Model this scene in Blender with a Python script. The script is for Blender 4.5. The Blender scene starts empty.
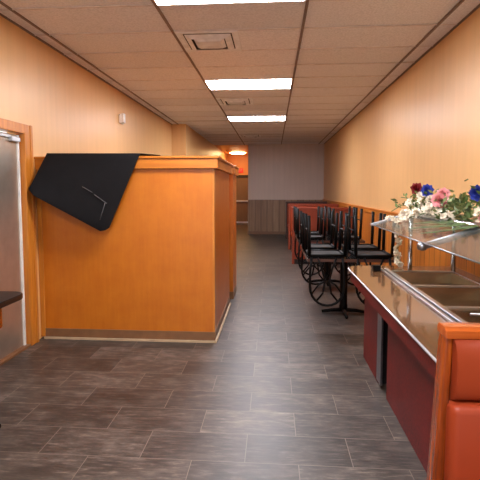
import bpy, bmesh, math, random
from mathutils import Vector, Matrix
random.seed(7)
R = math.radians
sc = bpy.context.scene
col = sc.collection
sc.view_settings.view_transform = 'Standard'
sc.view_settings.look = 'None'
sc.view_settings.exposure = 0.0

def lin(c):
    return tuple((v/12.92 if v <= .04045 else ((v+.055)/1.055)**2.4) for v in [x/255 for x in c]) + (1,)

# ------------------------------------------------------------------ materials
class NT:
    def __init__(s, name):
        s.m = bpy.data.materials.new(name); s.m.use_nodes = True
        s.t = s.m.node_tree; s.b = s.t.nodes['Principled BSDF']
        s.out = s.t.nodes['Material Output']
    def n(s, typ, **kw):
        nd = s.t.nodes.new(typ)
        for k, v in kw.items():
            if k in nd.inputs.keys(): nd.inputs[k].default_value = v
            else: setattr(nd, k, v)
        return nd
    def l(s, a, b): s.t.links.new(a, b)
    def coord(s, scale=(1, 1, 1), loc=(0, 0, 0), rot=(0, 0, 0)):
        tc = s.n('ShaderNodeTexCoord'); mp = s.n('ShaderNodeMapping')
        mp.inputs['Scale'].default_value = scale; mp.inputs['Location'].default_value = loc
        mp.inputs['Rotation'].default_value = rot
        s.l(tc.outputs['Object'], mp.inputs['Vector']); return mp.outputs['Vector']
    def ramp(s, fac, stops):
        r = s.n('ShaderNodeValToRGB'); e = r.color_ramp.elements
        while len(e) < len(stops): e.new(.5)
        for i, (p, c) in enumerate(stops): e[i].position = p; e[i].color = lin(c)
        s.l(fac, r.inputs['Fac']); return r.outputs['Color']
    def mix(s, a, b, fac, blend='MIX'):
        m = s.n('ShaderNodeMix', data_type='RGBA', blend_type=blend)
        for sock, v in ((m.inputs[6], a), (m.inputs[7], b), (m.inputs[0], fac)):
            if hasattr(v, 'is_output'): s.l(v, sock)
            else: sock.default_value = v
        return m.outputs[2]
    def noise(s, vec, scale, detail=4, rough=.55):
        n = s.n('ShaderNodeTexNoise', Scale=scale, Detail=detail, Roughness=rough)
        s.l(vec, n.inputs['Vector']); return n.outputs['Fac']
    def bump(s, h, strength=.2, dist=.01):
        b = s.n('ShaderNodeBump', Strength=strength, Distance=dist)
        s.l(h, b.inputs['Height']); s.l(b.outputs['Normal'], s.b.inputs['Normal'])

def plain(name, c, rough=.5, metal=0., spec=.5, vary=.06, emit=None, estr=0.):
    t = NT(name); v = t.coord()
    f = t.noise(v, 9, 3)
    c1 = tuple(max(0, x*(1-vary)) for x in c); c2 = tuple(min(255, x*(1+vary)) for x in c)
    t.l(t.ramp(f, [(.3, c1), (.7, c2)]), t.b.inputs['Base Color'])
    t.b.inputs['Roughness'].default_value = rough; t.b.inputs['Metallic'].default_value = metal
    t.b.inputs['Specular IOR Level'].default_value = spec
    if emit:
        t.b.inputs['Emission Color'].default_value = lin(emit); t.b.inputs['Emission Strength'].default_value = estr
    return t.m

def wood(name, dark, mid, light, axis='Z', scale=1., rough=.35, coat=.0, figure=.5):
    t = NT(name)
    st = {'X': (.6, 9, 9), 'Y': (9, .6, 9), 'Z': (9, 9, .6)}[axis]
    v = t.coord(tuple(x*scale for x in st)); v2 = t.coord((1.6*scale,)*3)
    g = t.noise(v, 3.0, 8, .62); f = t.noise(v2, 2.2, 5, .6)
    base = t.ramp(g, [(.28, dark), (.5, mid), (.72, light)])
    cloud = t.ramp(f, [(.3, mid), (.7, light)])
    t.l(t.mix(base, cloud, figure), t.b.inputs['Base Color'])
    t.b.inputs['Roughness'].default_value = rough
    t.b.inputs['Coat Weight'].default_value = coat; t.b.inputs['Coat Roughness'].default_value = .15
    t.bump(g, .06, .003)
    return t.m

def wallpaint(name, c):
    t = NT(name); v = t.coord()
    f = t.noise(v, 1.1, 3); st = t.coord((6, 6, .25)); g = t.noise(st, 2.0, 3)
    a = t.ramp(f, [(.3, tuple(x*.96 for x in c)), (.7, tuple(min(255, x*1.03) for x in c))])
    b = t.ramp(g, [(.35, tuple(x*.965 for x in c)), (.65, tuple(min(255, x*1.02) for x in c))])
    t.l(t.mix(a, b, .5), t.b.inputs['Base Color'])
    t.b.inputs['Roughness'].default_value = .38
    t.b.inputs['Specular IOR Level'].default_value = .4
    t.bump(t.noise(v, 160, 2), .05, .002)
    return t.m

def beadboard(name, axis, cols, pitch=.15, rough=.4):
    """vertical boards with dark grooves; axis is the horizontal direction they repeat along"""
    t = NT(name)
    v = t.coord((5, 5, .5)); g = t.noise(v, 3, 6, .6)
    base = t.ramp(g, [(.3, cols[0]), (.5, cols[1]), (.72, cols[2])])
    tc = t.n('ShaderNodeTexCoord'); sx = t.n('ShaderNodeSeparateXYZ'); t.l(tc.outputs['Object'], sx.inputs[0])
    m1 = t.n('ShaderNodeMath', operation='DIVIDE'); t.l(sx.outputs[axis], m1.inputs[0]); m1.inputs[1].default_value = pitch
    fr = t.n('ShaderNodeMath', operation='FRACT'); t.l(m1.outputs[0], fr.inputs[0])
    lt = t.n('ShaderNodeMath', operation='LESS_THAN'); t.l(fr.outputs[0], lt.inputs[0]); lt.inputs[1].default_value = .06
    fl = t.n('ShaderNodeMath', operation='FLOOR'); t.l(m1.outputs[0], fl.inputs[0])
    wn = t.n('ShaderNodeTexWhiteNoise', noise_dimensions='1D'); t.l(fl.outputs[0], wn.inputs['W'])
    tint = t.ramp(wn.outputs['Value'], [(0, (215, 205, 200)), (1, (255, 255, 255))])
    c1 = t.mix(base, tint, 1.0, 'MULTIPLY')
    dk = tuple(x*.45 for x in cols[0])
    t.l(t.mix(c1, lin(dk), lt.outputs[0]), t.b.inputs['Base Color'])
    t.b.inputs['Roughness'].default_value = rough
    return t.m

def floor_mat():
    t = NT('slate_plank_tile')
    W, Hh = .59, .2836
    tc = t.n('ShaderNodeTexCoord'); mp = t.n('ShaderNodeMapping')
    mp.inputs['Location'].default_value = (.148 + W*20.5, -2.345 + Hh*40, 0)
    t.l(tc.outputs['Object'], mp.inputs['Vector'])
    br = t.n('ShaderNodeTexBrick', offset=.5, offset_frequency=2, squash=1.0)
    br.inputs['Scale'].default_value = 1.0; br.inputs['Brick Width'].default_value = W
    br.inputs['Row Height'].default_value = Hh; br.inputs['Mortar Size'].default_value = .0022
    br.inputs['Mortar Smooth'].default_value = .2; br.inputs['Bias'].default_value = 0
    br.inputs['Color1'].default_value = (0, 0, 0, 1); br.inputs['Color2'].default_value = (1, 1, 1, 1)
    br.inputs['Mortar'].default_value = (.5, .5, .5, 1)
    t.l(mp.outputs['Vector'], br.inputs['Vector'])
    # shift the streak pattern per tile
    mul = t.n('ShaderNodeVectorMath', operation='SCALE'); t.l(br.outputs['Color'], mul.inputs[0]); mul.inputs['Scale'].default_value = 7
    add = t.n('ShaderNodeVectorMath', operation='ADD'); t.l(tc.outputs['Object'], add.inputs[0]); t.l(mul.outputs[0], add.inputs[1])
    m2 = t.n('ShaderNodeMapping'); m2.inputs['Scale'].default_value = (2.4, 13, 1); t.l(add.outputs[0], m2.inputs['Vector'])
    s1 = t.noise(m2.outputs['Vector'], 3.5, 9, .68)
    m3 = t.n('ShaderNodeMapping'); m3.inputs['Scale'].default_value = (1.4, 3.2, 1); t.l(add.outputs[0], m3.inputs['Vector'])
    s2 = t.noise(m3.outputs['Vector'], 3, 6, .65)
    a = t.ramp(s1, [(.3, (28, 23, 20)), (.45, (64, 54, 47)), (.55, (87, 75, 66)), (.7, (146, 130, 118))])
    b = t.ramp(s2, [(.3, (34, 28, 25)), (.5, (68, 58, 51)), (.66, (118, 104, 94))])
    c = t.mix(a, b, .5)
    tint = t.ramp(br.outputs['Color'], [(0, (196, 192, 188)), (1, (255, 254, 252))])
    c = t.mix(c, tint, 1.0, 'MULTIPLY')
    c = t.mix(c, lin((112, 98, 86)), br.outputs['Fac'])
    t.l(c, t.b.inputs['Base Color'])
    rr = t.n('ShaderNodeMapRange'); t.l(s2, rr.inputs['Value'])
    rr.inputs['To Min'].default_value = .33; rr.inputs['To Max'].default_value = .52
    t.l(rr.outputs[0], t.b.inputs['Roughness'])
    t.b.inputs['Specular IOR Level'].default_value = .55
    t.bump(s1, .12, .004)
    return t.m

def tile_mat():
    t = NT('acoustic_tile')
    tc = t.n('ShaderNodeTexCoord')
    v = t.coord((1, 1, 1)); f = t.noise(v, 60, 3); g = t.noise(v, .6, 2)
    geo = t.n('ShaderNodeNewGeometry')
    a = t.ramp(geo.outputs['Random Per Island'], [(0, (226, 224, 229)), (1, (240, 238, 243))])
    sp = t.ramp(f, [(.3, (205, 205, 205)), (.6, (255, 255, 255))])
    t.l(t.mix(a, sp, .5, 'MULTIPLY'), t.b.inputs['Base Color'])
    t.b.inputs['Roughness'].default_value = .75
    t.bump(f, .1, .002)
    return t.m

def laminate(name, c1, c2, rough=.35, spec=.2):
    t = NT(name); v = t.coord((1, 1, 1)); f = t.noise(v, 55, 4, .7); g = t.noise(v, 4, 3)
    a = t.ramp(f, [(.3, c1), (.7, c2)]); b = t.ramp(g, [(.3, c1), (.7, c2)])
    t.l(t.mix(a, b, .35), t.b.inputs['Base Color']); t.b.inputs['Roughness'].default_value = rough; t.b.inputs['Specular IOR Level'].default_value = spec
    return t.m

def glass_mat():
    t = NT('sneeze_glass')
    tr = t.n('ShaderNodeBsdfTransparent'); tr.inputs['Color'].default_value = (.86, .89, .87, 1)
    gl = t.n('ShaderNodeBsdfGlossy'); gl.inputs['Roughness'].default_value = .04
    fz = t.n('ShaderNodeFresnel', IOR=1.45)
    mx = t.n('ShaderNodeMixShader'); hf = t.n('ShaderNodeMath', operation='MULTIPLY'); t.l(fz.outputs[0], hf.inputs[0]); hf.inputs[1].default_value = .45; t.l(hf.outputs[0], mx.inputs[0]); t.l(tr.outputs[0], mx.inputs[1]); t.l(gl.outputs[0], mx.inputs[2])
    v = t.coord(); nz = t.noise(v, 14, 3)          # faint smears on the pane
    df = t.n('ShaderNodeBsdfDiffuse'); df.inputs['Color'].default_value = (.75, .78, .78, 1)
    mr = t.n('ShaderNodeMapRange'); t.l(nz, mr.inputs['Value']); mr.inputs['To Min'].default_value = .008; mr.inputs['To Max'].default_value = .03
    m2 = t.n('ShaderNodeMixShader'); t.l(mr.outputs[0], m2.inputs[0]); t.l(mx.outputs[0], m2.inputs[1]); t.l(df.outputs[0], m2.inputs[2])
    t.l(m2.outputs[0], t.out.inputs['Surface'])
    return t.m

def vinyl(name, c):
    t = NT(name); v = t.coord(); f = t.noise(v, 220, 3); g = t.noise(v, 3, 2)
    t.l(t.ramp(g, [(.3, tuple(x*.93 for x in c)), (.7, c)]), t.b.inputs['Base Color'])
    t.b.inputs['Roughness'].default_value = .42; t.b.inputs['Specular IOR Level'].default_value = .3; t.bump(f, .08, .002); return t.m

M = {}
M['floor'] = floor_mat()
M['tile'] = tile_mat()
M['tbar'] = plain('shaded_grid_bar', (128, 110, 102), .6)  # main bars darkened: shadow along the tile edges is put into the colour
M['tbar_l'] = plain('cross_bar', (214, 206, 204), .55)
M['wall'] = wallpaint('beige_orange_paint', (218, 170, 114))
M['wall_far'] = wallpaint('taupe_paint', (214, 196, 186))
M['wall_hall'] = wallpaint('hall_orange_paint', (226, 160, 98))
M['bead'] = beadboard('orange_beadboard', 'Y', [(172, 96, 26), (198, 116, 38), (212, 132, 50)])
M['bead_far'] = beadboard('brown_beadboard', 'X', [(150, 118, 88), (166, 132, 100), (180, 146, 114)], .2)
M['oak'] = wood('honey_oak_panel', (158, 76, 8), (180, 96, 14), (196, 112, 24), 'Z', 1.3, .38, .1, .75)
M['oak_x'] = wood('honey_oak_rail', (152, 76, 12), (180, 100, 22), (198, 120, 36), 'X', 1, .33, .15, .3)
M['oak_y'] = wood('honey_oak_rail_y', (164, 88, 22), (192, 112, 34), (208, 130, 48), 'Y', 1, .35, .1, .3)
M['oak_trim'] = wood('door_casing_oak', (156, 86, 20), (186, 110, 32), (206, 132, 48), 'Z', 1, .33, .15, .3)
M['redwood'] = wood('red_stained_wood', (58, 16, 4), (132, 52, 12), (182, 90, 26), 'Z', 1.6, .2, .4, .15)
M['redwood_x'] = wood('red_stained_wood_x', (116, 42, 12), (164, 74, 22), (190, 98, 36), 'X', 1.6, .22, .5, .3)
M['base'] = plain('brown_base_strip', (122, 84, 54), .4)
M['shoe'] = plain('pale_shoe_strip', (176, 150, 118), .6)
M['steel'] = plain('brushed_steel', (190, 190, 192), .28, 1.0)
M['steel_dark'] = plain('satin_steel', (140, 142, 146), .35, 1.0)
M['chrome'] = plain('chrome', (205, 205, 208), .14, 1.0)
M['panmetal'] = plain('reflection_tinted_steel', (158, 138, 112), .27, .95)  # warm tint paints in the orange wainscot's reflection
M['alu'] = plain('aluminium', (196, 200, 204), .4, .6)
M['doormetal'] = plain('door_skin', (184, 170, 154), .3, .75, vary=.03)
M['white'] = plain('white_plastic', (226, 222, 214), .4)
M['ventm'] = plain('vent_grey', (228, 230, 236), .5, .0)
M['ventdark'] = plain('vent_throat', (40, 36, 36), .8)
M['lamp'] = plain('lit_diffuser', (255, 255, 255), .5, emit=(244, 246, 255), estr=56)
M['halllamp'] = plain('warm_dome', (255, 240, 215), .5, emit=(255, 214, 150), estr=34)
M['rubber'] = plain('black_rubber', (17, 15, 16), .75, spec=.15, vary=.15)
M['scuff'] = plain('pale_scuff', (78, 75, 74), .8, vary=.3)
M['blackmetal'] = plain('black_metal', (6, 5, 5), .5, .0, spec=.15, vary=.2)
M['blackvinyl'] = plain('black_vinyl', (8, 8, 8), .6, spec=.12)
M['underseat'] = plain('grey_underseat', (62, 60, 59), .7, spec=.1, vary=.1)
M['tabletop'] = plain('dark_table_laminate', (17, 17, 18), .25, spec=.4)
M['tabledge'] = plain('brown_edge', (72, 42, 30), .4)
M['burgundy'] = laminate('burgundy_laminate', (58, 7, 4), (116, 24, 16), .42, .14)
M['counter'] = laminate('brown_counter_laminate', (84, 54, 32), (112, 78, 50), .06, .5)
M['slot'] = plain('gap_shade_and_kick_black', (16, 11, 10), .8)  # near-black; also paints the shade into the cabinet gap
M['boothred'] = laminate('brick_red_laminate', (112, 48, 32), (134, 60, 40), .4)
M['darkwood'] = wood('dark_booth_wood', (40, 18, 12), (62, 28, 18), (80, 38, 24), 'X', 1, .4)
M['vinyl'] = vinyl('brick_red_vinyl', (148, 56, 26))
M['glass'] = glass_mat()
M['exit'] = plain('exit_red', (210, 40, 36), .4, emit=(220, 40, 36), estr=.5)
M['exitletter'] = plain('exit_letter', (250, 225, 215), .5)
M['halldoor'] = wood('brown_hall_door', (92, 72, 50), (112, 90, 62), (124, 100, 72), 'Z', 1, .4)
M['header'] = plain('dark_header', (40, 32, 28), .6)
M['petal_white'] = plain('petal_white', (232, 221, 200), .7, vary=.06)
M['petal_red'] = plain('petal_red', (128, 16, 24), .6, vary=.15)
M['petal_blue'] = plain('petal_blue', (40, 58, 156), .6, vary=.2)
M['petal_blue_l'] = plain('petal_pale_blue', (96, 116, 190), .6, vary=.15)
M['petal_pink'] = plain('petal_pink', (236, 158, 160), .6, vary=.1)
M['petal_eye'] = plain('petal_eye', (216, 190, 104), .6)
M['leaf'] = plain('leaf_green', (84, 104, 52), .55, vary=.3)
M['leaf_pale'] = plain('leaf_pale', (136, 146, 92), .55, vary=.25)
M['fern'] = plain('fern_green', (70, 92, 46), .55, vary=.3)

# ------------------------------------------------------------------ mesh helpers
class MB:
    def __init__(s): s.bm = bmesh.new()
    def box(s, x0, x1, y0, y1, z0, z1, bev=0, rot=None, piv=None):
        r = bmesh.ops.create_cube(s.bm, size=1)['verts']
        bmesh.ops.scale(s.bm, vec=(x1-x0, y1-y0, z1-z0), verts=r)
        bmesh.ops.translate(s.bm, vec=((x0+x1)/2, (y0+y1)/2, (z0+z1)/2), verts=r)
        if rot is not None:
            bmesh.ops.rotate(s.bm, cent=piv, matrix=rot, verts=r)
        if bev:
            es = {e for v in r for e in v.link_edges}
            bmesh.ops.bevel(s.bm, geom=list(es), offset=bev, segments=3, profile=.5, affect='EDGES')
        return s
    def prism(s, pts, z0, z1, axis='Z', bev=0):
        """extrude a polygon: axis Z -> pts (x,y); Y -> (x,z); X -> (y,z)"""
        def p3(p, w): return {'Z': (p[0], p[1], w), 'Y': (p[0], w, p[1]), 'X': (w, p[0], p[1])}[axis]
        a = [s.bm.verts.new(p3(p, z0)) for p in pts]; b = [s.bm.verts.new(p3(p, z1)) for p in pts]
        n = len(pts); fs = [s.bm.faces.new(a), s.bm.faces.new(b)]
        for i in range(n): fs.append(s.bm.faces.new((a[i], a[(i+1) % n], b[(i+1) % n], b[i])))
        bmesh.ops.recalc_face_normals(s.bm, faces=fs)
        if bev:
            es = list(fs[0].edges) + list(fs[1].edges)
            bmesh.ops.bevel(s.bm, geom=es, offset=bev, segments=2, profile=.5, affect='EDGES')
        return s
    def tube(s, pts, r, n=8, closed=False, r2=None):
        pts = [Vector(p) for p in pts]; N = len(pts); rings = []
        up = None
        for i, p in enumerate(pts):
            if closed: d = pts[(i+1) % N] - pts[(i-1) % N]
            else: d = pts[min(i+1, N-1)] - pts[max(i-1, 0)]
            d.normalize()
            if up is None:
                up = Vector((0, 0, 1)) if abs(d.z) < .9 else Vector((1, 0, 0))
            a = up - d*up.dot(d)
            if a.length < 1e-4: a = d.orthogonal()
            a.normalize(); up = a; b = d.cross(a)
            rr = r if r2 is None else r + (r2-r)*i/(N-1)
            rings.append([s.bm.verts.new(p + (a*math.cos(q) + b*math.sin(q))*rr) for q in [2*math.pi*k/n for k in range(n)]])
        m = N if closed else N-1
        fs = []
        for i in range(m):
            A, B = rings[i], rings[(i+1) % N]
            for k in range(n): fs.append(s.bm.faces.new((A[k], A[(k+1) % n], B[(k+1) % n], B[k])))
        if not closed:
            fs.append(s.bm.faces.new(rings[0][::-1])); fs.append(s.bm.faces.new(rings[-1]))
        for f in fs: f.smooth = True
        return s
    def lathe(s, prof, cx=0, cy=0, n=24):
        rings = []
        for r, z in prof:
            rings.append([s.bm.verts.new((cx+max(r, 1e-4)*math.cos(2*math.pi*k/n), cy+max(r, 1e-4)*math.sin(2*math.pi*k/n), z)) for k in range(n)])
        for A, B in zip(rings, rings[1:]):
            for k in range(n):
                f = s.bm.faces.new((A[k], A[(k+1) % n], B[(k+1) % n], B[k])); f.smooth = True
        s.bm.faces.new(rings[0][::-1]); s.bm.faces.new(rings[-1])
        return s
    def quad(s, *p):
        f = s.bm.faces.new([s.bm.verts.new(q) for q in p]); return f
    def build(s, name, mat, parent=None, off=None):
        bmesh.ops.recalc_face_normals(s.bm, faces=list(s.bm.faces)) if s.bm.faces else None
        if off is not None: bmesh.ops.translate(s.bm, vec=tuple(-x for x in off), verts=list(s.bm.verts))
        me = bpy.data.meshes.new(name); s.bm.to_mesh(me); s.bm.free()
        me.materials.append(M[mat]); o = bpy.data.objects.new(name, me); col.objects.link(o)
        if parent: o.parent = parent
        return o

def tag(o, label=None, cat=None, group=None, kind=None):
    for k, v in (('label', label), ('category', cat), ('group', group), ('kind', kind)):
        if v: o[k] = v
    return o
def thing(name, label, cat, loc=(0, 0, 0), group=None, kind=None):
    o = bpy.data.objects.new(name, None); o.empty_display_size = .1; col.objects.link(o)
    o.location = loc; return tag(o, label, cat, group, kind)
def P(mb, name, mat, parent, label=None):            # part given in world coordinates
    off = Vector(parent.location)
    if parent.parent: off = off + Vector(parent.parent.location)
    o = mb.build(name, mat, parent, off)
    if label: o['label'] = label
    return o
def Pc(mb, name, mat, part, root, label=None):       # sub-part in world coordinates under a part (part sits at its root's origin)
    o = mb.build(name, mat, part, Vector(root.location))
    if label: o['label'] = label
    return o
def struct(name, mb, mat):
    o = mb.build(name, mat); o['kind'] = 'structure'; return o
def copy_tree(o, parent=None):
    c = o.copy(); col.objects.link(c)
    if parent: c.parent = parent
    for ch in list(o.children): copy_tree(ch, c)
    return c
def box(*a, **k): return MB().box(*a, **k)

# ------------------------------------------------------------------ room
XL, XR, ZC = -2.33, 1.67, 2.99
YN, YF, YH = -2.6, 14.9, 19.5
XB, XH = -2.0, -.83                                   # wall step, hallway right side
struct('floor', box(XL-.15, XR+.15, YN, YH+.1, -.1, 0), 'floor')
# ceiling tiles (each a slightly uneven panel) and the bars between them
GX = [XL, -2.175, -.955, .265, 1.485, XR]; Y0, DY = 3.66, .611
rows = [Y0 + DY*k for k in range(-10, 19)]
SKIP = {(2, -1), (2, 4), (2, 9), (2, -6)}             # light troffers take these cells
mb = MB(); rc = random.Random(3)
for i in range(5):
    for k in range(-10, 19):
        if (i, k) in SKIP: continue
        ya, yb = Y0+DY*k, Y0+DY*(k+1)
        if yb > YF+.4: continue
        x0, x1 = GX[i], GX[i+1]
        a, b = rc.uniform(-.004, .006), rc.uniform(-.004, .006)
        zs = ZC + .004
        n = 4
        vs = [[mb.bm.verts.new((x0+(x1-x0)*u/n, ya+(yb-ya)*v/n, zs - .004*math.sin(math.pi*v/n)*math.sin(math.pi*u/n) + a*(v/n) + b*(1-v/n))) for u in range(n+1)] for v in range(n+1)]
        for v in range(n):
            for u in range(n):
                f = mb.bm.faces.new((vs[v][u], vs[v+1][u], vs[v+1][u+1], vs[v][u+1])); f.smooth = True
struct('ceiling', mb, 'tile')
struct('ceiling', box(XL-.1, XR+.1, YF+.2, YH+.1, ZC, ZC+.05), 'wall_hall')      # hallway soffit
struct('ceiling', box(XL-.1, XR+.1, YN, YF+.2, ZC+.11, ZC+.16), 'header')        # deck above the tiles
mb = MB()
for x in GX[1:5]: mb.box(x-.012, x+.012, YN, YF+.2, ZC-.006, ZC+.004)
mb.box(XL, XL+.022, YN, YF, ZC-.008, ZC+.004); mb.box(XR-.022, XR, YN, YF, ZC-.008, ZC+.004)
struct('trim_1', mb, 'tbar')
mb = MB()
for y in rows:
    if y < YF: mb.box(XL, XR, y-.009, y+.009, ZC-.004, ZC+.004)
struct('trim_2', mb, 'tbar_l')
# walls
DY0, DY1, DZ = 3.05, 4.03, 2.03                        # doorway in the left wall
mb = box(XL-.15, XL, YN, DY0, 0, 3.2); mb.box(XL-.15, XL, DY1, 10.2, 0, 3.2); mb.box(XL-.15, XL, DY0, DY1, DZ, 3.2)
struct('wall_left', mb, 'wall')
struct('wall_left', box(XL-.15, XB, 10.2, YH, 0, 3.2), 'wall')
struct('wall_right', box(XR, XR+.15, YN, YF+.1, 0, 3.2), 'wall')
struct('wall_back', box(XH, XR, YF, YF+.15, 0, 3.2), 'wall_far')
struct('wall_hallway', box(XH, XH+.15, YF+.15, YH, 0, 3.2), 'wall_hall')
struct('wall_hallway', box(XB-.2, XR, YH, YH+.15, 0, 3.2), 'wall_hall')
# wainscots
struct('trim_3', box(XR-.016, XR, YN, YF, .09, 1.12), 'bead')
mb = box(XR-.035, XR, YN, YF, 1.108, 1.17); mb.box(XR-.05, XR, YN, YF, 1.17, 1.19, bev=.006)
struct('trim_4', mb, 'oak_y')
struct('baseboard_right', box(XR-.025, XR, YN, YF, 0, .1), 'base')
struct('trim_5', box(XH-.004, XR, YF-.016, YF, .09, 1.13), 'bead_far')
struct('trim_6', box(XH-.006, XR, YF-.03, YF, 1.12, 1.16), 'bead_far')
struct('baseboard_back', box(XH-.004, XR, YF-.025, YF, 0, .1), 'base')
# door in the left wall
mb = MB()
mb.box(XL-.06, XL+.028, DY1-.01, 4.15, 0, 2.106, bev=.006)
mb.box(XL-.06, XL+.027, DY0-.15, DY1-.005, 2.016, 2.106, bev=.006)
mb.box(XL-.06, XL+.026, DY0-.15, DY0+.01, 0, 2.02, bev=.006)
mb.box(XL+.028, XL+.034, 4.11, 4.15, 0, 2.106, bev=.002)
struct('trim_7', mb, 'oak_trim')
d = thing('door_1', None, None, (XL-.04, DY0, 0), kind='structure')
P(box(XL-.075, XL-.03, DY0+.015, DY1-.05, .015, DZ-.03), 'door_leaf', 'doormetal', d)
P(box(XL-.07, XL-.018, DY1-.052, DY1-.025, .01, DZ-.03), 'edge_strip', 'white', d)
mb = box(XL-.03, XL+.01, 3.85, 3.98, 1.935, 1.975, bev=.006); mb.box(XL-.03, XL-.01, 3.4, 3.86, 1.965, 1.985)
P(mb, 'door_closer', 'alu', d)
P(box(XL-.14, XL+.02, DY0, DY1+.02, 0, .02), 'threshold', 'base', d)
# hallway end door
d2 = thing('door_2', None, None, (-1.35, YH-.02, 0), kind='structure')
P(box(-1.84, -.88, YH-.06, YH, 0, 2.1), 'door_leaf', 'halldoor', d2)
P(box(-1.84, -.88, YH-.1, YH-.02, 2.02, 2.13), 'header', 'header', d2)
P(box(-1.8, -.9, YH-.13, YH-.06, .96, 1.03, bev=.01), 'push_bar', 'alu', d2)
P(box(-1.8, -.9, YH-.075, YH-.06, .03, .1), 'kick_plate', 'alu', d2)

# ------------------------------------------------------------------ ceiling fixtures
def troffer(k, label):
    ya, yb = Y0+DY*k+.014, Y0+DY*(k+1)-.014; xa, xb = -.955+.013, .265-.013
    t = thing('ceiling_light', label, 'light', ((xa+xb)/2, (ya+yb)/2, ZC-.01), 'fluorescent ceiling panels')
    mb = box(xa, xa+.012, ya, yb, ZC-.012, ZC+.03); mb.box(xb-.012, xb, ya, yb, ZC-.012, ZC+.03)
    mb.box(xa+.012, xb-.012, ya, ya+.012, ZC-.012, ZC+.03); mb.box(xa+.012, xb-.012, yb-.012, yb, ZC-.012, ZC+.03)
    mb.box(xa, xb, ya, yb, ZC+.031, ZC+.06)
    P(mb, 'frame', 'white', t)
    mb = box(xa+.012, xb-.012, ya+.012, yb-.012, ZC-.006, ZC+.03)
    P(mb, 'diffuser', 'lamp', t)
troffer(-1, 'lit ceiling light panel nearest the viewer, cut by the top of the picture')
troffer(4, 'lit ceiling light panel in the middle, just behind the large square vent')
troffer(9, 'lit ceiling light panel farthest down the room, nearest the taupe wall')
troffer(-6, 'ceiling light panel overhead at the entrance')
def vent(k, label, s=.6):
    ya, yb = Y0+DY*k+.012, Y0+DY*(k+1)-.012; xa, xb = -.955+.016, -.955+.016+s
    cx, cy = (xa+xb)/2, (ya+yb)/2
    t = thing('ceiling_vent', label, 'vent', (cx, cy, ZC-.01), 'square ceiling air vents')
    def ring(h0, h1, z0, z1, m):   # sloping square ring
        for sx, sy in ((1, 0), (-1, 0), (0, 1), (0, -1)):
            if sx: q = [(cx+sx*h0, cy-h0, z0), (cx+sx*h0, cy+h0, z0), (cx+sx*h1, cy+h1, z1), (cx+sx*h1, cy-h1, z1)]
            else: q = [(cx-h0, cy+sy*h0, z0), (cx+h0, cy+sy*h0, z0), (cx+h1, cy+sy*h1, z1), (cx-h1, cy+sy*h1, z1)]
            m.quad(*q)
    mb = MB(); ring(.30, .255, ZC-.008, ZC-.008, mb); ring(.30, .30, ZC-.008, ZC, mb); ring(.255, .235, ZC-.008, ZC+.0, mb)
    P(mb, 'frame', 'ventm', t)
    mb = MB(); ring(.225, .165, ZC-.004, ZC-.03, mb); P(mb, 'louver', 'ventm', t)
    mb = MB(); ring(.15, .115, ZC-.012, ZC-.034, mb); P(mb, 'louver', 'ventm', t)
    P(box(cx-.115, cx+.115, cy-.115, cy+.115, ZC-.036, ZC-.033), 'face_plate', 'ventm', t)
    P(box(cx-.24, cx+.24, cy-.24, cy+.24, ZC-.001, ZC+.001), 'throat', 'ventdark', t)
vent(1, 'large square ceiling vent nearest the viewer, before the middle light panel')
vent(6, 'small-looking ceiling vent between the middle and farthest light panels')
vent(14, 'dim ceiling vent beyond the farthest light panel, near the taupe wall')
def sprinkler(x, y, label):
    t = thing('sprinkler_head', label, 'sprinkler', (x, y, ZC-.05))
    P(MB().lathe([(.05, ZC), (.05, ZC-.012), (.02, ZC-.015), (.012, ZC-.05), (.035, ZC-.055), (.035, ZC-.06)], x, y, 14), 'body', 'ventm', t)
sprinkler(-.36, 9.1, 'small metal sprinkler head at the front edge of the farthest light panel')
sprinkler(-1.75, 17.1, 'small dark sprinkler head beside the glowing hallway dome light')
t = thing('hallway_light', 'warm glowing dome light on the hallway ceiling', 'light', (-1.42, 18.0, ZC-.08))
P(MB().lathe([(.36, ZC), (.36, ZC-.015), (.34, ZC-.02)], -1.42, 18.0), 'rim', 'white', t)
P(MB().lathe([(.33, ZC-.018), (.3, ZC-.045), (.2, ZC-.065), (.0, ZC-.07)], -1.42, 18.0), 'dome', 'halllamp', t)
# exit sign on the hallway wall
t = thing('exit_sign', 'small red exit sign above the hallway door', 'sign', (-1.45, YH-.06, 2.22))
P(box(-1.6, -1.3, YH-.055, YH-.01, 2.23, 2.42, bev=.006), 'panel', 'exit', t)
def letters(word, x, z, h, w, y):
    S = {'E': [((0, 0), (0, 1)), ((0, 0), (1, 0)), ((0, .5), (.8, .5)), ((0, 1), (1, 1))], 'X': [((0, 0), (1, 1)), ((0, 1), (1, 0))],
         'I': [((.5, 0), (.5, 1))], 'T': [((.5, 0), (.5, 1)), ((0, 1), (1, 1))]}
    mb = MB()
    for i, ch in enumerate(word):
        for a, b in S[ch]:
            mb.tube([(x+i*w*1.4+a[0]*w, y, z+a[1]*h), (x+i*w*1.4+b[0]*w, y, z+b[1]*h)], .006, 4)
    return mb
P(letters('EXIT', -1.56, 2.28, .1, .042, YH-.057), 'lettering', 'exitletter', t)

# ------------------------------------------------------------------ wall sensor
t = thing('wall_sensor', 'small white sensor box high on the left wall', 'sensor', (XL, 6.73, 2.57))
P(box(XL, XL+.035, 6.66, 6.80, 2.5, 2.64, bev=.006), 'base', 'white', t)
P(box(XL+.03, XL+.075, 6.67, 6.76, 2.51, 2.65, bev=.008), 'cover', 'white', t)

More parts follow.
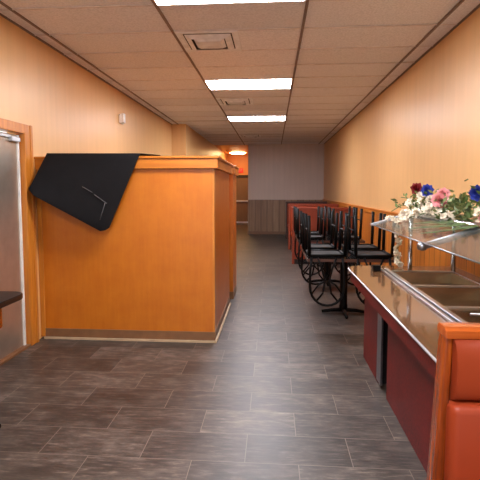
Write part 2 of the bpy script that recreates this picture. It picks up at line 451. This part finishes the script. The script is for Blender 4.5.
# ------------------------------------------------------------------ wooden dividers
def cap(mb, x0, x1, y0, y1):
    mb.box(x0, x1, y0, y1, 1.70, 1.795, bev=.004); mb.box(x0-.0, x1+.012, y0-.012, y1+.012, 1.795, 1.82, bev=.006)
YD = 4.25
t = thing('room_divider', 'large honey oak divider wall with the black mat hung over it', 'divider', (-1.45, YD, 0))
XD = -.56
P(box(XL+.002, XD-.018, YD, YD+.1, .1, 1.7), 'front_panel', 'oak', t)
P(box(XD-.12, XD-.002, YD+.1, 5.72, .1, 1.7), 'side_panel', 'oak', t)
P(box(XL+.002, XD-.12, 5.6, 5.72, .1, 1.7), 'rear_panel', 'oak', t)
P(box(XD-.02, XD, YD-.004, YD+.1, .1, 1.7, bev=.003), 'corner_strip', 'oak_trim', t)
P(box(XL+.002, XL+.05, YD-.012, YD, .02, 1.7, bev=.003), 'end_stile', 'oak_trim', t)
mb = MB(); cap(mb, XL+.002, XD+.035, YD-.03, YD+.13); P(mb, 'cap_rail', 'oak_x', t)
mb = MB(); cap(mb, XD-.15, XD+.035, YD+.145, 5.76); P(mb, 'cap_rail', 'oak_y', t)
mb = box(XL+.05, XD+.004, YD-.008, YD+.1, .02, .105); mb.box(XD-.12, XD+.004, YD+.1, 5.72, .02, .105)
P(mb, 'base_strip', 'base', t)
mb = box(XL+.04, XD+.016, YD-.022, YD+.05, 0, .02); mb.box(XD-.1, XD+.02, YD+.05, 5.72, 0, .02)
P(mb, 'shoe_strip', 'shoe', t)
XE = -.535
t = thing('room_divider', 'narrow oak divider standing just behind the large one', 'divider', (-1.4, 6.0, 0))
P(box(XL+.002, XE-.002, 6.0, 6.1, .1, 1.7), 'front_panel', 'oak', t)
P(box(XE-.12, XE, 6.1, 6.5, .1, 1.7), 'side_panel', 'oak', t)
mb = MB(); cap(mb, XL+.002, XE+.03, 5.97, 6.13); P(mb, 'cap_rail', 'oak_x', t)
mb = MB(); cap(mb, XE-.15, XE+.03, 6.145, 6.53); P(mb, 'cap_rail', 'oak_y', t)
mb = box(XL+.002, XE+.004, 5.992, 6.1, 0, .1); mb.box(XE-.12, XE+.004, 6.1, 6.5, 0, .1); P(mb, 'base_strip', 'base', t)

# ------------------------------------------------------------------ black rubber mat over the divider
def rounded(poly, r=.05, n=4):
    out = []
    N = len(poly)
    for i in range(N):
        p, a, b = Vector(poly[i]), Vector(poly[i-1]), Vector(poly[(i+1) % N])
        da, db = (a-p).normalized(), (b-p).normalized()
        s, e = p+da*r, p+db*r
        for k in range(n+1):
            u = k/n; out.append(s*(1-u)**2 + p*2*u*(1-u) + e*u*u)
    return out
mat_o = thing('rubber_mat', 'black rubber mat draped askew over the top of the oak divider', 'mat', (-1.75, 4.2, 1.0))
A, B, C_, D_ = (-2.185, 4.195, 1.848), (-1.265, 4.195, 1.842), (-1.585, 4.13, 1.07), (-2.28, 3.99, 1.475)
def onmat(u, v):   # bilinear on the hanging face
    A_, B_, C2, D2 = map(Vector, (A, B, C_, D_))
    return (A_*(1-u)+B_*u)*(1-v) + (D2*(1-u)+C2*u)*v
mb = MB(); n = 12
gv = [[onmat(i/n, j/n) for i in range(n+1)] for j in range(n+1)]
for i, du in ((0, 1), (n, -1)):                      # soften the two lower corners
    gv[n][i] = onmat((i+.42*du)/n, (n-.42)/n)
vv = [[mb.bm.verts.new(p) for p in row] for row in gv]
for j in range(n):
    for i in range(n):
        fc = mb.bm.faces.new((vv[j][i], vv[j+1][i], vv[j+1][i+1], vv[j][i+1])); fc.smooth = True
vs = [vv[0][0], vv[0][n]]
bk = [Vector((-1.1, 4.3, 1.832)), Vector((-1.12, 4.44, 1.83)), Vector((-2.1, 4.44, 1.83))]
vb = [mb.bm.verts.new(p) for p in bk]
mb.bm.faces.new(vv[0][::-1] + [vb[2], vb[1], vb[0]])
vd = [mb.bm.verts.new(p) for p in (Vector((-1.25, 4.47, 1.5)), Vector((-2.0, 4.47, 1.6)))]
mb.bm.faces.new([vb[1], vb[2], vd[1], vd[0]])
sh = P(mb, 'sheet', 'rubber', mat_o)
so = sh.modifiers.new('s', 'SOLIDIFY'); so.thickness = .007; so.offset = 0
bv = sh.modifiers.new('b', 'BEVEL'); bv.width = .002; bv.segments = 2
mb = MB()
def scuff(a, b, w=.005):
    p, q = onmat(*a)+Vector((0, -.011, 0)), onmat(*b)+Vector((0, -.011, 0)); mb.tube([p, q], w, 4)
scuff((.54, .54), (.67, .58), .003); scuff((.70, .60), (.87, .66), .004); scuff((.85, .655), (.87, .88), .004)
P(mb, 'scuff_mark', 'scuff', mat_o, 'pale grey scuff line on the black mat')

# ------------------------------------------------------------------ left dining table (only its corner is in the picture)
t = thing('dining_table', 'dark-topped table corner at the left edge, in front of the metal door', 'table', (-1.97, 2.55, 0))
def rrect(x0, x1, y0, y1, r, n=6):
    o = []
    for cx, cy, a in ((x1-r, y1-r, 0), (x0+r, y1-r, 90), (x0+r, y0+r, 180), (x1-r, y0+r, 270)):
        for k in range(n+1):
            q = R(a+90*k/n); o.append((cx+r*math.cos(q), cy+r*math.sin(q)))
    return o
P(MB().prism(rrect(-2.29, -1.79, 1.95, 3.11, .11), .712, .752, 'Z', .008), 'tabletop', 'tabletop', t)
P(MB().prism(rrect(-2.15, -1.835, 2.2, 2.92, .1), .56, .712, 'Z', .004), 'apron', 'redwood', t, 'red-brown wooden apron')
P(MB().lathe([(.045, .03), (.045, .56)], -1.96, 2.55, 16), 'pedestal', 'blackmetal', t)
mb = box(-2.24, -1.7, 2.51, 2.59, 0, .03, bev=.008); mb.box(-2.0, -1.92, 2.25, 2.85, 0, .03, bev=.008)
P(mb, 'base', 'blackmetal', t)

# ------------------------------------------------------------------ buffet
bf = thing('buffet_counter', 'burgundy salad bar counter with steel wells and glass sneeze guard', 'buffet', (1.2, 2.8, 0))
YB0, YB1, ZT = 1.62, 4.15, .8
# body modules
P(box(.82, 1.62, 3.43, 3.98, .0, .69), 'end_cabinet', 'burgundy', bf)
P(box(.82, 1.62, YB0, 3.17, .0, .69), 'front_cabinet', 'burgundy', bf)
mb = box(.98, 1.62, 3.171, 3.429, .0, .69); mb.box(.835, .98, 3.422, 3.4295, 0, .69)  # dark block and lining stand in for the shade inside the gap
P(mb, 'recess_shade', 'slot', bf, 'near-black panels painting the shade in the gap between the cabinets')
P(box(.808, .826, 3.31, 3.432, .03, .66, bev=.003), 'edge_trim', 'steel_dark', bf, 'bright metal trim strip beside the gap')
# apron band with rounded far corner
def corner_poly(x0, x1, y0, y1, r, n=6):
    o = [(x1, y0), (x1, y1)]
    for k in range(n+1):
        q = R(90+90*k/n); o.append((x0+r+r*math.cos(q), y1-r+r*math.sin(q)))
    o.append((x0, y0)); return o
mb = MB().prism(corner_poly(.695, .985, YB0, YB1-.015, .155), .69, .785)
mb.box(.985, 1.645, 3.85, YB1-.015, .69, .785); mb.box(1.54, 1.645, YB0, 3.85, .69, .785); mb.box(.985, 1.54, YB0, 2.03, .69, .785)
P(mb, 'apron', 'burgundy', bf)
# countertop: tray slide in front, strip behind, end piece (open over the wells)
PY = [(3.25, 3.80), (2.66, 3.205), (2.07, 2.615)]; PX0, PX1 = 1.01, 1.5
mb = MB().prism(corner_poly(.68, 1.005, YB0, YB1, .16), .785, ZT)
mb.box(1.005, XR-.02, 3.82, YB1, .785, ZT); mb.box(1.52, XR-.02, YB0, 3.82, .785, ZT); mb.box(1.005, 1.52, YB0, 2.05, .785, ZT)
P(mb, 'countertop', 'counter', bf)
ed = [(.677, YB0, .7925)] + [(.68+.16+(.163)*math.cos(R(q)), YB1-.16+.163*math.sin(R(q)), .7925) for q in (180, 165, 150, 135, 120, 105, 90)] + [(1.645, YB1+.003, .7925)]
P(MB().tube(ed, .0065, 8), 'counter_edging', 'alu', bf, 'bright metal edging along the counter')
# steel well surround
mb = box(1.005, PX0+.006, 2.05, 3.83, .797, .806); mb.box(PX1-.006, 1.53, 2.05, 3.83, .797, .806)
for a, b in ((3.795, 3.83), (3.205, 3.25), (2.615, 2.66), (2.05, 2.07)): mb.box(PX0-.002, PX1+.002, a+.004, b-.004, .79, .817)
P(mb, 'well_surround', 'steel', bf)
mb = box(.93, .952, YB0, 3.93, .8, .818, bev=.004); mb.box(.972, 1.002, YB0, 3.93, .8, .818, bev=.004)
P(mb, 'tray_rail', 'steel', bf)
P(box(.953, .971, YB0, 3.92, .8, .808), 'rail_groove', 'slot', bf)
P(box(.86, .925, 3.85, 3.9, .8, .85, bev=.004), 'rail_bracket', 'blackmetal', bf)
# sneeze guard
sg = P(MB().tube([(1.2, 1.66, 1.283), (1.2, 4.09, 1.283)], .026, 14), 'sneeze_guard', 'chrome', bf)
gang = math.atan2(.095, .32)
def gz(x): return 1.186 + (x-.875)*.095/.325
mb = MB(); mb.prism([(.875, gz(.875)), (1.19, gz(1.19)), (1.19, gz(1.19)+.008), (.875, gz(.875)+.008)], 1.66, 3.985, 'Y')
Pc(mb, 'glass_pane', 'glass', sg, bf)
mb = MB().prism([(.87, gz(.87)-.004), (1.195, gz(1.195)-.004), (1.195, gz(1.195)+.014), (.87, gz(.87)+.014)], 3.985, 4.035, 'Y', .003)
Pc(mb, 'end_channel', 'alu', sg, bf)
Pc(MB().tube([(.872, 1.66, gz(.872)+.004), (.872, 3.985, gz(.872)+.004)], .0045, 6), 'front_edging', 'steel_dark', sg, bf)
Pc(box(1.215, 1.56, 1.66, 4.03, 1.292, 1.3), 'top_shelf', 'glass', sg, bf)
Pc(MB().tube([(1.57, 1.66, 1.283), (1.57, 4.03, 1.283)], .014, 10), 'rear_rail', 'chrome', sg, bf)
for y in (3.86, 2.0):
    Pc(MB().tube([(1.17, y, ZT), (1.17, y, gz(1.17)-.004)], .018, 12), 'post', 'chrome', sg, bf)
    Pc(MB().tube([(1.52, y-.02, .806), (1.52, y-.02, 1.285)], .018, 12), 'post', 'chrome', sg, bf)
for y in (2.66,):
    mb = MB().tube([(.872, y, gz(.872)-.02), (1.2, y, gz(1.2)-.008), (1.5, y, 1.29)], .02, 10)
    mb.lathe([(.0, gz(.872)-.045), (.026, gz(.872)-.036), (.03, gz(.872)-.02), (.026, gz(.872)+.0), (0, gz(.872)+.012)], .872, y, 12)
    Pc(mb, 'support_arm', 'steel_dark', sg, bf)
# steel food pans set in the wells
def pan(y0, y1, label, depth=.075):
    t = thing('food_pan', label, 'pan', ((PX0+PX1)/2, (y0+y1)/2, ZT-depth), 'steel pans in the buffet wells')
    m = MB(); z0, z1 = ZT-depth, ZT+.009; i = .02
    def fr(zz, k): return [(PX0+k, y0+k), (PX1-k, y0+k), (PX1-k, y1-k), (PX0+k, y1-k)]
    lv = [[m.bm.verts.new((x, y, z)) for x, y in fr(z, k)] for z, k in ((z1, -.004), (z1, .012), (z0, i+.004))]
    for A_, B_ in zip(lv, lv[1:]):
        for q in range(4): m.bm.faces.new((A_[q], A_[(q+1) % 4], B_[(q+1) % 4], B_[q]))
    m.bm.faces.new(lv[-1])
    o = P(m, 'basin', 'panmetal', t)
    so = o.modifiers.new('s', 'SOLIDIFY'); so.thickness = .002
    return t
pan(*PY[0], 'deep steel food pan in the far end well of the buffet')
pan(*PY[1], 'steel food pan in the middle buffet well, second from the far end')
t3 = pan(*PY[2], 'steel food pan half hidden behind the red booth back, with a bright handle bar')
P(MB().tube([(1.09, 2.5, ZT+.012), (1.42, 2.5, ZT+.012)], .008, 8), 'handle_bar', 'steel', t3)

# ------------------------------------------------------------------ foreground booth
bt = thing('booth_bench', 'wood-framed booth bench with brick red vinyl back, in front of the buffet', 'booth', (1.1, 1.3, 0))
def post(x0, x1):
    # side panel, leaning: profile in the Y-Z plane, slightly splayed toward the aisle at the foot
    m = MB()
    prof = [(1.43, 0), (1.492, 0), (1.492, 1.02), (1.48, 1.055), (1.43, 1.055)]
    for (ya, za) in []: pass
    def xs(z): return -.052*(1-z/1.07)
    a = [m.bm.verts.new((x0+xs(z), y, z)) for y, z in prof]; b = [m.bm.verts.new((x1+xs(z)*.55, y, z)) for y, z in prof]
    n = len(prof); m.bm.faces.new(a); m.bm.faces.new(b)
    for i in range(n): m.bm.faces.new((a[i], a[(i+1) % n], b[(i+1) % n], b[i]))
    bmesh.ops.recalc_face_normals(m.bm, faces=list(m.bm.faces))
    bmesh.ops.bevel(m.bm, geom=list(m.bm.edges), offset=.008, segments=3, profile=.5, affect='EDGES')
    return m
P(post(.551, .577), 'end_post', 'redwood', bt)
P(post(1.58, 1.624), 'end_post', 'redwood', bt)
P(MB().prism([(1.42, 1.03), (1.497, 1.03), (1.497, 1.052), (1.485, 1.064), (1.436, 1.064), (1.42, 1.054)], .547, 1.63, 'X', .003), 'top_rail', 'redwood_x', bt)
P(box(.585, 1.58, 1.462, 1.488, .05, 1.04), 'back_panel', 'redwood_x', bt)
def cushion(x0, x1, y0, y1, z0, z1, r):
    m = box(x0, x1, y0, y1, z0, z1, bev=r); 
    for f in m.bm.faces: f.smooth = True
    return m
bol = [(1.462, 1.032)] + [(1.452-.062*abs(math.sin(R(q)))**.75, .929+.104*math.copysign(abs(math.cos(R(q)))**.7, math.cos(R(q)))) for q in range(0, 181, 9)] + [(1.462, .825)]
mb = MB().prism(bol, .574, 1.578, 'X')
for fc in mb.bm.faces: fc.smooth = len(fc.verts) == 4
P(mb, 'bolster', 'vinyl', bt)
P(cushion(.560, 1.585, 1.38, 1.461, .46, .826, .025), 'back_cushion', 'vinyl', bt)
P(cushion(.58, 1.59, .95, 1.40, .36, .47, .03), 'seat_cushion', 'vinyl', bt)
P(box(.56, 1.58, 1.0, 1.48, 0, .36), 'seat_base', 'redwood_x', bt)

# ------------------------------------------------------------------ far booths along the right wall
def far_booth(y, facing, label, panel='boothred'):
    """facing +1: seat on the far side (back panel toward us); -1: seat toward us"""
    t = thing('booth_bench', label, 'booth', (1.03, y, 0), 'booths along the right wall')
    x0, x1 = .39, XR-.055; s = facing
    def yb(a, b): return (y+min(s*a, s*b), y+max(s*a, s*b))
    P(box(x0+.04, x1, *yb(0, .05), .1, 1.09), 'back_panel', panel, t)
    P(box(x0-.005, x1, *yb(-.012, .09), 1.09, 1.14, bev=.006), 'top_rail', 'darkwood' if panel == 'darkwood' else 'boothred', t)
    P(box(x0, x0+.045, *yb(-.004, .09), 0, 1.09, bev=.004), 'end_post', 'darkwood' if panel == 'darkwood' else 'boothred', t)
    P(box(x0+.04, x1, *yb(.004, .05), 0, .1), 'kick_board', 'slot', t)
    P(cushion(x0+.05, x1-.02, *yb(.052, .13), .45, 1.08, .025), 'back_cushion', 'vinyl', t)
    P(cushion(x0+.05, x1-.02, *yb(.06, .55), .36, .46, .03), 'seat_cushion', 'vinyl', t)
    P(box(x0+.06, x1-.02, *yb(.06, .5), 0, .36), 'seat_base', 'darkwood', t)
far_booth(8.95, 1, 'brick red booth back panel directly behind the tables of upturned chairs')
far_booth(11.2, -1, 'red booth whose top edge shows just above the nearest red booth back')
far_booth(11.32, 1, 'red booth standing back to back with the second red booth along the wall')
far_booth(13.6, -1, 'dark-framed booth at the far end nearest the taupe wall', 'darkwood')

# ------------------------------------------------------------------ tables with upturned chairs
def pedestal_table(cx, cy, wx, wy, label):
    py = cy+.1
    t = thing('pedestal_table', label, 'table', (cx, cy, 0), 'dark pedestal tables')
    P(box(cx-wx/2, cx+wx/2, cy-wy/2, cy+wy/2, .722, .75, bev=.006), 'tabletop', 'tabletop', t)
    m = MB()
    for a in ((cx-wx/2-.006, cx-wx/2, cy-wy/2, cy+wy/2), (cx+wx/2, cx+wx/2+.006, cy-wy/2, cy+wy/2), (cx-wx/2, cx+wx/2, cy-wy/2-.006, cy-wy/2), (cx-wx/2, cx+wx/2, cy+wy/2, cy+wy/2+.006)):
        m.box(a[0], a[1], a[2], a[3], .72, .752)
    P(m, 'edge_band', 'tabledge', t)
    P(MB().lathe([(.05, .03), (.05, .1), (.045, .12), (.045, .66), (.06, .7), (.16, .718), (.16, .722)], cx, py, 16), 'column', 'blackmetal', t)
    m = MB()
    for k in range(4):
        q = R(90*k); d_ = Vector((math.cos(q), math.sin(q), 0))
        m.tube([Vector((cx, py, .045)), Vector((cx, py, .036))+d_*.15, Vector((cx, py, .02))+d_*.26], .026, 8, r2=.018)
    P(m, 'base', 'blackmetal', t)
TX, TY1, TY2 = .86, 5.3, 7.05
pedestal_table(TX, TY1, .96, .96, 'dark pedestal table under upturned chairs, nearer one beside the buffet')
pedestal_table(TX, TY2, .96, .96, 'dark pedestal table under upturned chairs, farther one before the red booths')

def make_chair(label):
    t = thing('cafe_chair', label, 'chair', (0, 0, 0), 'upturned black metal chairs')
    sw, sd, zs = .19, .19, .435
    m = box(-sw, sw, -sd, sd, zs, zs+.035, bev=.012); m.build('seat', 'blackvinyl', t)
    u = box(-sw+.03, sw-.03, -sd+.03, sd-.03, zs-.008, zs, ).build('seat_underside', 'underseat', t); u['label'] = 'grey underside of the seat'
    m = MB()
    for (a, b) in (((-sw, -sd), (sw, -sd)), ((sw, -sd), (sw, sd)), ((sw, sd), (-sw, sd)), ((-sw, sd), (-sw, -sd))):
        m.tube([(a[0], a[1], zs-.006), (b[0], b[1], zs-.006)], .014, 6)
    m.build('seat_frame', 'blackmetal', t)
    for sx in (-1, 1):
        for sy in (-1, 1):
            MB().tube([(sx*sw, sy*sd, zs), (sx*(sw+.012), sy*(sd+.02), 0)], .019, 8).build('leg', 'blackmetal', t)
    for sx in (-1, 1):
        MB().tube([(sx*(sw+.008), -sd-.012, .17), (sx*(sw+.008), sd+.012, .17)], .009, 6).build('stretcher', 'blackmetal', t)
    # rounded hoop back, raked a little, with two bowed rods and struts
    def bp(x, h): return (x, sd+.005+.10*h, zs+.02+h)
    H_, Wb = .51, .183
    hoop = [bp(-Wb*.9, 0), bp(-Wb*.97, .12), bp(-Wb, .25)]
    for k in range(0, 13):
        q = R(180-15*k); hoop.append(bp(Wb*math.cos(q), .31+.2*math.sin(q)))
    hoop += [bp(Wb, .25), bp(Wb*.97, .12), bp(Wb*.9, 0)]
    MB().tube(hoop, .0135, 8).build('back_hoop', 'blackmetal', t)
    m = MB()
    for s in (-1, 1):
        m.tube([bp(s*.10, 0), bp(s*.055, .12), bp(s*.022, .25), bp(s*.045, .38), bp(s*.115, .465)], .011, 6)
        m.tube([bp(s*.022, .25), bp(s*.09, .29), bp(s*.165, .39)], .010, 6)
    m.build('back_rods', 'blackmetal', t)
    return t
def put(o, x, y, zt, rz):
    o.rotation_euler = (math.pi, 0, rz); o.location = (x, y, zt+.471)
ch = make_chair('upturned black chair at the near left of the nearer table, hoop back hanging down')
xs = (.585, 1.08); dy = .205
put(ch, xs[0], TY1-.48+dy-.02, .75, 0)
spots = [(xs[1], TY1-.48+dy-.02, 0, 'upturned black chair beside the buffet, near right of the nearer table'),
         (xs[0]-.02, TY1+.48-dy+.02, math.pi, 'upturned black chair at the far left of the nearer table'),
         (xs[1], TY1+.48-dy+.02, math.pi, 'upturned black chair at the far right of the nearer table, by the wall'),
         (xs[0]-.02, TY2-.48+dy-.02, 0, 'upturned black chair at the near left of the farther table'),
         (xs[1], TY2-.48+dy-.02, 0, 'upturned black chair at the near right of the farther table'),
         (xs[0]-.02, TY2+.48-dy+.02, math.pi, 'upturned black chair at the far left of the farther table, before the red booth'),
         (xs[1], TY2+.48-dy+.02, math.pi, 'upturned black chair at the far right of the farther table, by the wall')]
for x, y, rz, lb in spots:
    c = copy_tree(ch); c['label'] = lb; put(c, x, y, .75, rz)

# ------------------------------------------------------------------ flowers on the sneeze guard
gl = thing('flower_garland', 'artificial garland of white, red, blue and pink flowers on the glass guard', 'flowers', (1.33, 3.3, 1.3))
rf = random.Random(11)
def petal(m, c, d, n, L, W, cup):
    """leaf-shaped petal: c base, d outward direction, n normal"""
    s = d.cross(n).normalized()
    p = [c, c+d*L*.5+s*W*.5+n*cup*.5, c+d*L+n*cup, c+d*L*.5-s*W*.5+n*cup*.5]
    m.bm.faces.new([m.bm.verts.new(q) for q in p])
def flower_mb(r, npet, layers, ruff=.0, seed=0):
    m = MB(); rr = random.Random(seed)
    for l in range(layers):
        for k in range(npet):
            q = 2*math.pi*(k+.5*l)/npet + rr.uniform(-.15, .15); el = R(8+65*l/max(1, layers)) + rr.uniform(-ruff, ruff)
            d_ = Vector((math.cos(q)*math.cos(el), math.sin(q)*math.cos(el), math.sin(el)))
            nn = Vector((-math.cos(q)*math.sin(el), -math.sin(q)*math.sin(el), math.cos(el)))
            petal(m, Vector((0, 0, .002*l)), d_, nn, r*(1-.12*l), r*1.0, r*.15)
    return m
def mesh_of(mb_, mat):
    me = bpy.data.meshes.new('petals'); mb_.bm.to_mesh(me); mb_.bm.free(); me.materials.append(M[mat]); return me
white_me = [mesh_of(flower_mb(.036, 5, 2, .3, s), 'petal_white') for s in range(3)]
def place(name, me, p, d_=None, s=1., label=None):
    o = bpy.data.objects.new(name, me); col.objects.link(o); o.parent = gl
    o.location = Vector(p)-Vector(gl.location)
    d_ = d_ or Vector((rf.uniform(-1, .3), rf.uniform(-1.2, .1), rf.uniform(.1, .9)))
    o.rotation_euler = Vector(d_).to_track_quat('Z', 'Y').to_euler(); o.scale = (s, s, s)
    if label: o['label'] = label
    return o
# stems the flowers grow along
vines = {
 'main': [(1.2, 4.05, 1.33), (1.3, 3.9, 1.36), (1.33, 3.5, 1.34), (1.33, 3.1, 1.36), (1.32, 2.7, 1.35), (1.3, 2.3, 1.33)],
 'hang': [(1.26, 3.96, 1.34), (1.18, 4.06, 1.31), (1.13, 4.085, 1.2), (1.125, 4.09, 1.1), (1.13, 4.09, .98), (1.13, 4.09, .87), (1.145, 4.09, .82)],
 'drape': [(1.33, 3.45, 1.38), (1.22, 3.5, 1.34), (1.12, 3.6, 1.29), (1.06, 3.7, 1.265)],
 'tip': [(1.25, 4.0, 1.35), (1.16, 4.12, 1.36), (1.08, 4.15, 1.3)],
 'tip2': [(1.28, 3.98, 1.37), (1.22, 4.1, 1.42), (1.16, 4.15, 1.43)],
}
m = MB()
for p in vines.values(): m.tube(p, .004, 5)
P(m, 'stem', 'leaf', gl)
def along(path, u):
    n = len(path)-1; i = min(int(u*n), n-1); f = u*n-i
    return Vector(path[i])*(1-f)+Vector(path[i+1])*f
jit = lambda s: Vector((rf.uniform(-s, s), rf.uniform(-s, s), rf.uniform(-s, s)))
def W(p, s=1.): place('white_blossom', rf.choice(white_me), p, s=s, label=None)
for k in range(30):                                    # strand hanging off the end of the glass
    u = .25+.75*k/29; W(along(vines['hang'], u)+jit(.02), rf.uniform(.7, 1.0))
for k in range(26): W(Vector((rf.uniform(1.12, 1.34), rf.uniform(3.78, 4.04), rf.uniform(1.26, 1.45)))+jit(.01), rf.uniform(.6, 1.1))
for k in range(20): W(Vector((0, 0, 0))+(lambda x, y: Vector((x, y, gz(x)+.03)))(rf.uniform(.98, 1.2), rf.uniform(3.55, 3.98)), rf.uniform(.6, 1.0))
for k in range(18): W(along(vines['drape'], k/17)+jit(.03)+Vector((0, 0, .015)), rf.uniform(.8, 1.2))
for k in range(10): W(Vector((rf.uniform(1.22, 1.36), rf.uniform(3.5, 3.85), rf.uniform(1.36, 1.46))), rf.uniform(.8, 1.15))
for k in range(14): W(Vector((rf.uniform(1.18, 1.27), rf.uniform(3.1, 3.75), rf.uniform(1.31, 1.36))), rf.uniform(.6, .95))
for k in range(5): W(Vector((1.24, 2.72, 1.33))+jit(.035), rf.uniform(.9, 1.2))
F = Vector((-.35, -1, .35))
place('red_flower', mesh_of(flower_mb(.062, 6, 3, .25, 3), 'petal_red'), (1.245, 3.98, 1.505), F, label='deep red flower on top of the garland')
blue = mesh_of(flower_mb(.07, 8, 4, .3, 5), 'petal_blue')
place('blue_flower', blue, (1.27, 3.78, 1.49), F, .85, 'deep blue flower beside the red one')
place('blue_flower', blue, (1.305, 2.96, 1.475), F, .85, 'deep blue flower at the right of the garland')
place('blue_flower', mesh_of(flower_mb(.045, 8, 3, .3, 6), 'petal_blue_l'), (1.35, 2.9, 1.495), F, 1.0, 'pale blue flower at the right edge')
pink = mesh_of(flower_mb(.075, 8, 4, .35, 8), 'petal_pink')
place('pink_flower', pink, (1.265, 3.48, 1.415), F, 1.0, 'pink ruffled flower, the larger one')
place('pink_flower', pink, (1.295, 3.5, 1.46), F, .8, 'pink ruffled flower, the smaller upper one')
place('pink_flower', pink, (1.25, 2.72, 1.335), (-.3, -1, -.2), .6)
def foliage(pts, n, spread, L, name, mat, seed):
    r_ = random.Random(seed); m = MB()
    for k in range(n):
        p = along(pts, r_.random())+Vector((r_.gauss(0, spread), r_.gauss(0, spread), abs(r_.gauss(0, spread))))
        d_ = Vector((r_.uniform(-1, 1), r_.uniform(-1, 1), r_.uniform(-.3, .9))).normalized(); nn = d_.orthogonal().normalized()
        l_ = L*r_.uniform(.6, 1.3); petal(m, p, d_, nn, l_, l_*.5, l_*.12)
    return P(m, name, mat, gl)
tag(foliage(vines['main'], 300, .055, .055, 'foliage', 'leaf', 1), 'dark green leaves')
tag(foliage(vines['main'], 220, .055, .05, 'foliage', 'leaf_pale', 2), 'pale green leaves')
low = [(1.25, 3.9, 1.30), (1.25, 3.3, 1.30), (1.26, 2.4, 1.30)]
foliage(low, 160, .03, .055, 'foliage', 'leaf', 5); foliage(low, 120, .03, .05, 'foliage', 'leaf_pale', 6)
foliage(vines['tip'], 7, .012, .04, 'foliage', 'leaf', 3)
foliage(vines['tip2'], 8, .014, .045, 'foliage', 'leaf', 4)
# fern sprig lying on the glass
fs = thing('fern_sprig', 'green fern sprig lying on the slanted glass of the buffet', 'fern', (1.05, 2.9, gz(1.05)+.01))
def fern(path, name, L0, seed):
    r_ = random.Random(seed); m = MB(); m.tube(path, .003, 5)
    for k in range(30):
        u = .08+.92*k/29; p = along(path, u); q = along(path, min(1, u+.03)); d0 = (q-along(path, max(0, u-.03))).normalized()
        L_ = L0*(1-.75*u)
        for s in (-1, 1):
            sd_ = d0.cross(Vector((-.28, 0, 1))).normalized()*s
            d_ = (d0*.55+sd_+Vector((0, 0, r_.uniform(.02, .3)))).normalized(); petal(m, p, d_, Vector((-.28, 0, .96)), L_, L_*.3, 0)
    P(m, name, 'fern', fs)
def gp(x, y, h=.016): return (x, y, gz(x)+h)
fern([gp(1.18, 2.75), gp(1.1, 2.9), gp(1.02, 3.08), gp(.95, 3.2)], 'frond', .07, 1)
fern([gp(1.2, 2.85), gp(1.15, 3.0), gp(1.1, 3.2), gp(1.04, 3.35)], 'frond', .07, 2)
fern([gp(1.19, 2.62), gp(1.1, 2.7), gp(1.0, 2.8), gp(.94, 2.9)], 'frond', .06, 3)

# ------------------------------------------------------------------ camera
f = 445.0
pitch = math.atan(32/f); yaw = math.atan(33*math.cos(pitch)/f)
cam = bpy.data.cameras.new('camera'); co = bpy.data.objects.new('camera', cam); col.objects.link(co)
co.location = (0, 0, 1.5)
co.rotation_euler = (math.pi/2-pitch, 0, yaw)
cam.sensor_width = 36; cam.sensor_fit = 'HORIZONTAL'; cam.lens = 36*f/480
cam.shift_y = -18.5/480; cam.clip_start = .05; cam.clip_end = 100
sc.camera = co

# ------------------------------------------------------------------ daylight through the open shop front behind the viewer
w = bpy.data.worlds.new('World'); sc.world = w; w.use_nodes = True
bg = w.node_tree.nodes['Background']; bg.inputs['Color'].default_value = (.97, .98, 1.0, 1); bg.inputs['Strength'].default_value = 1.7
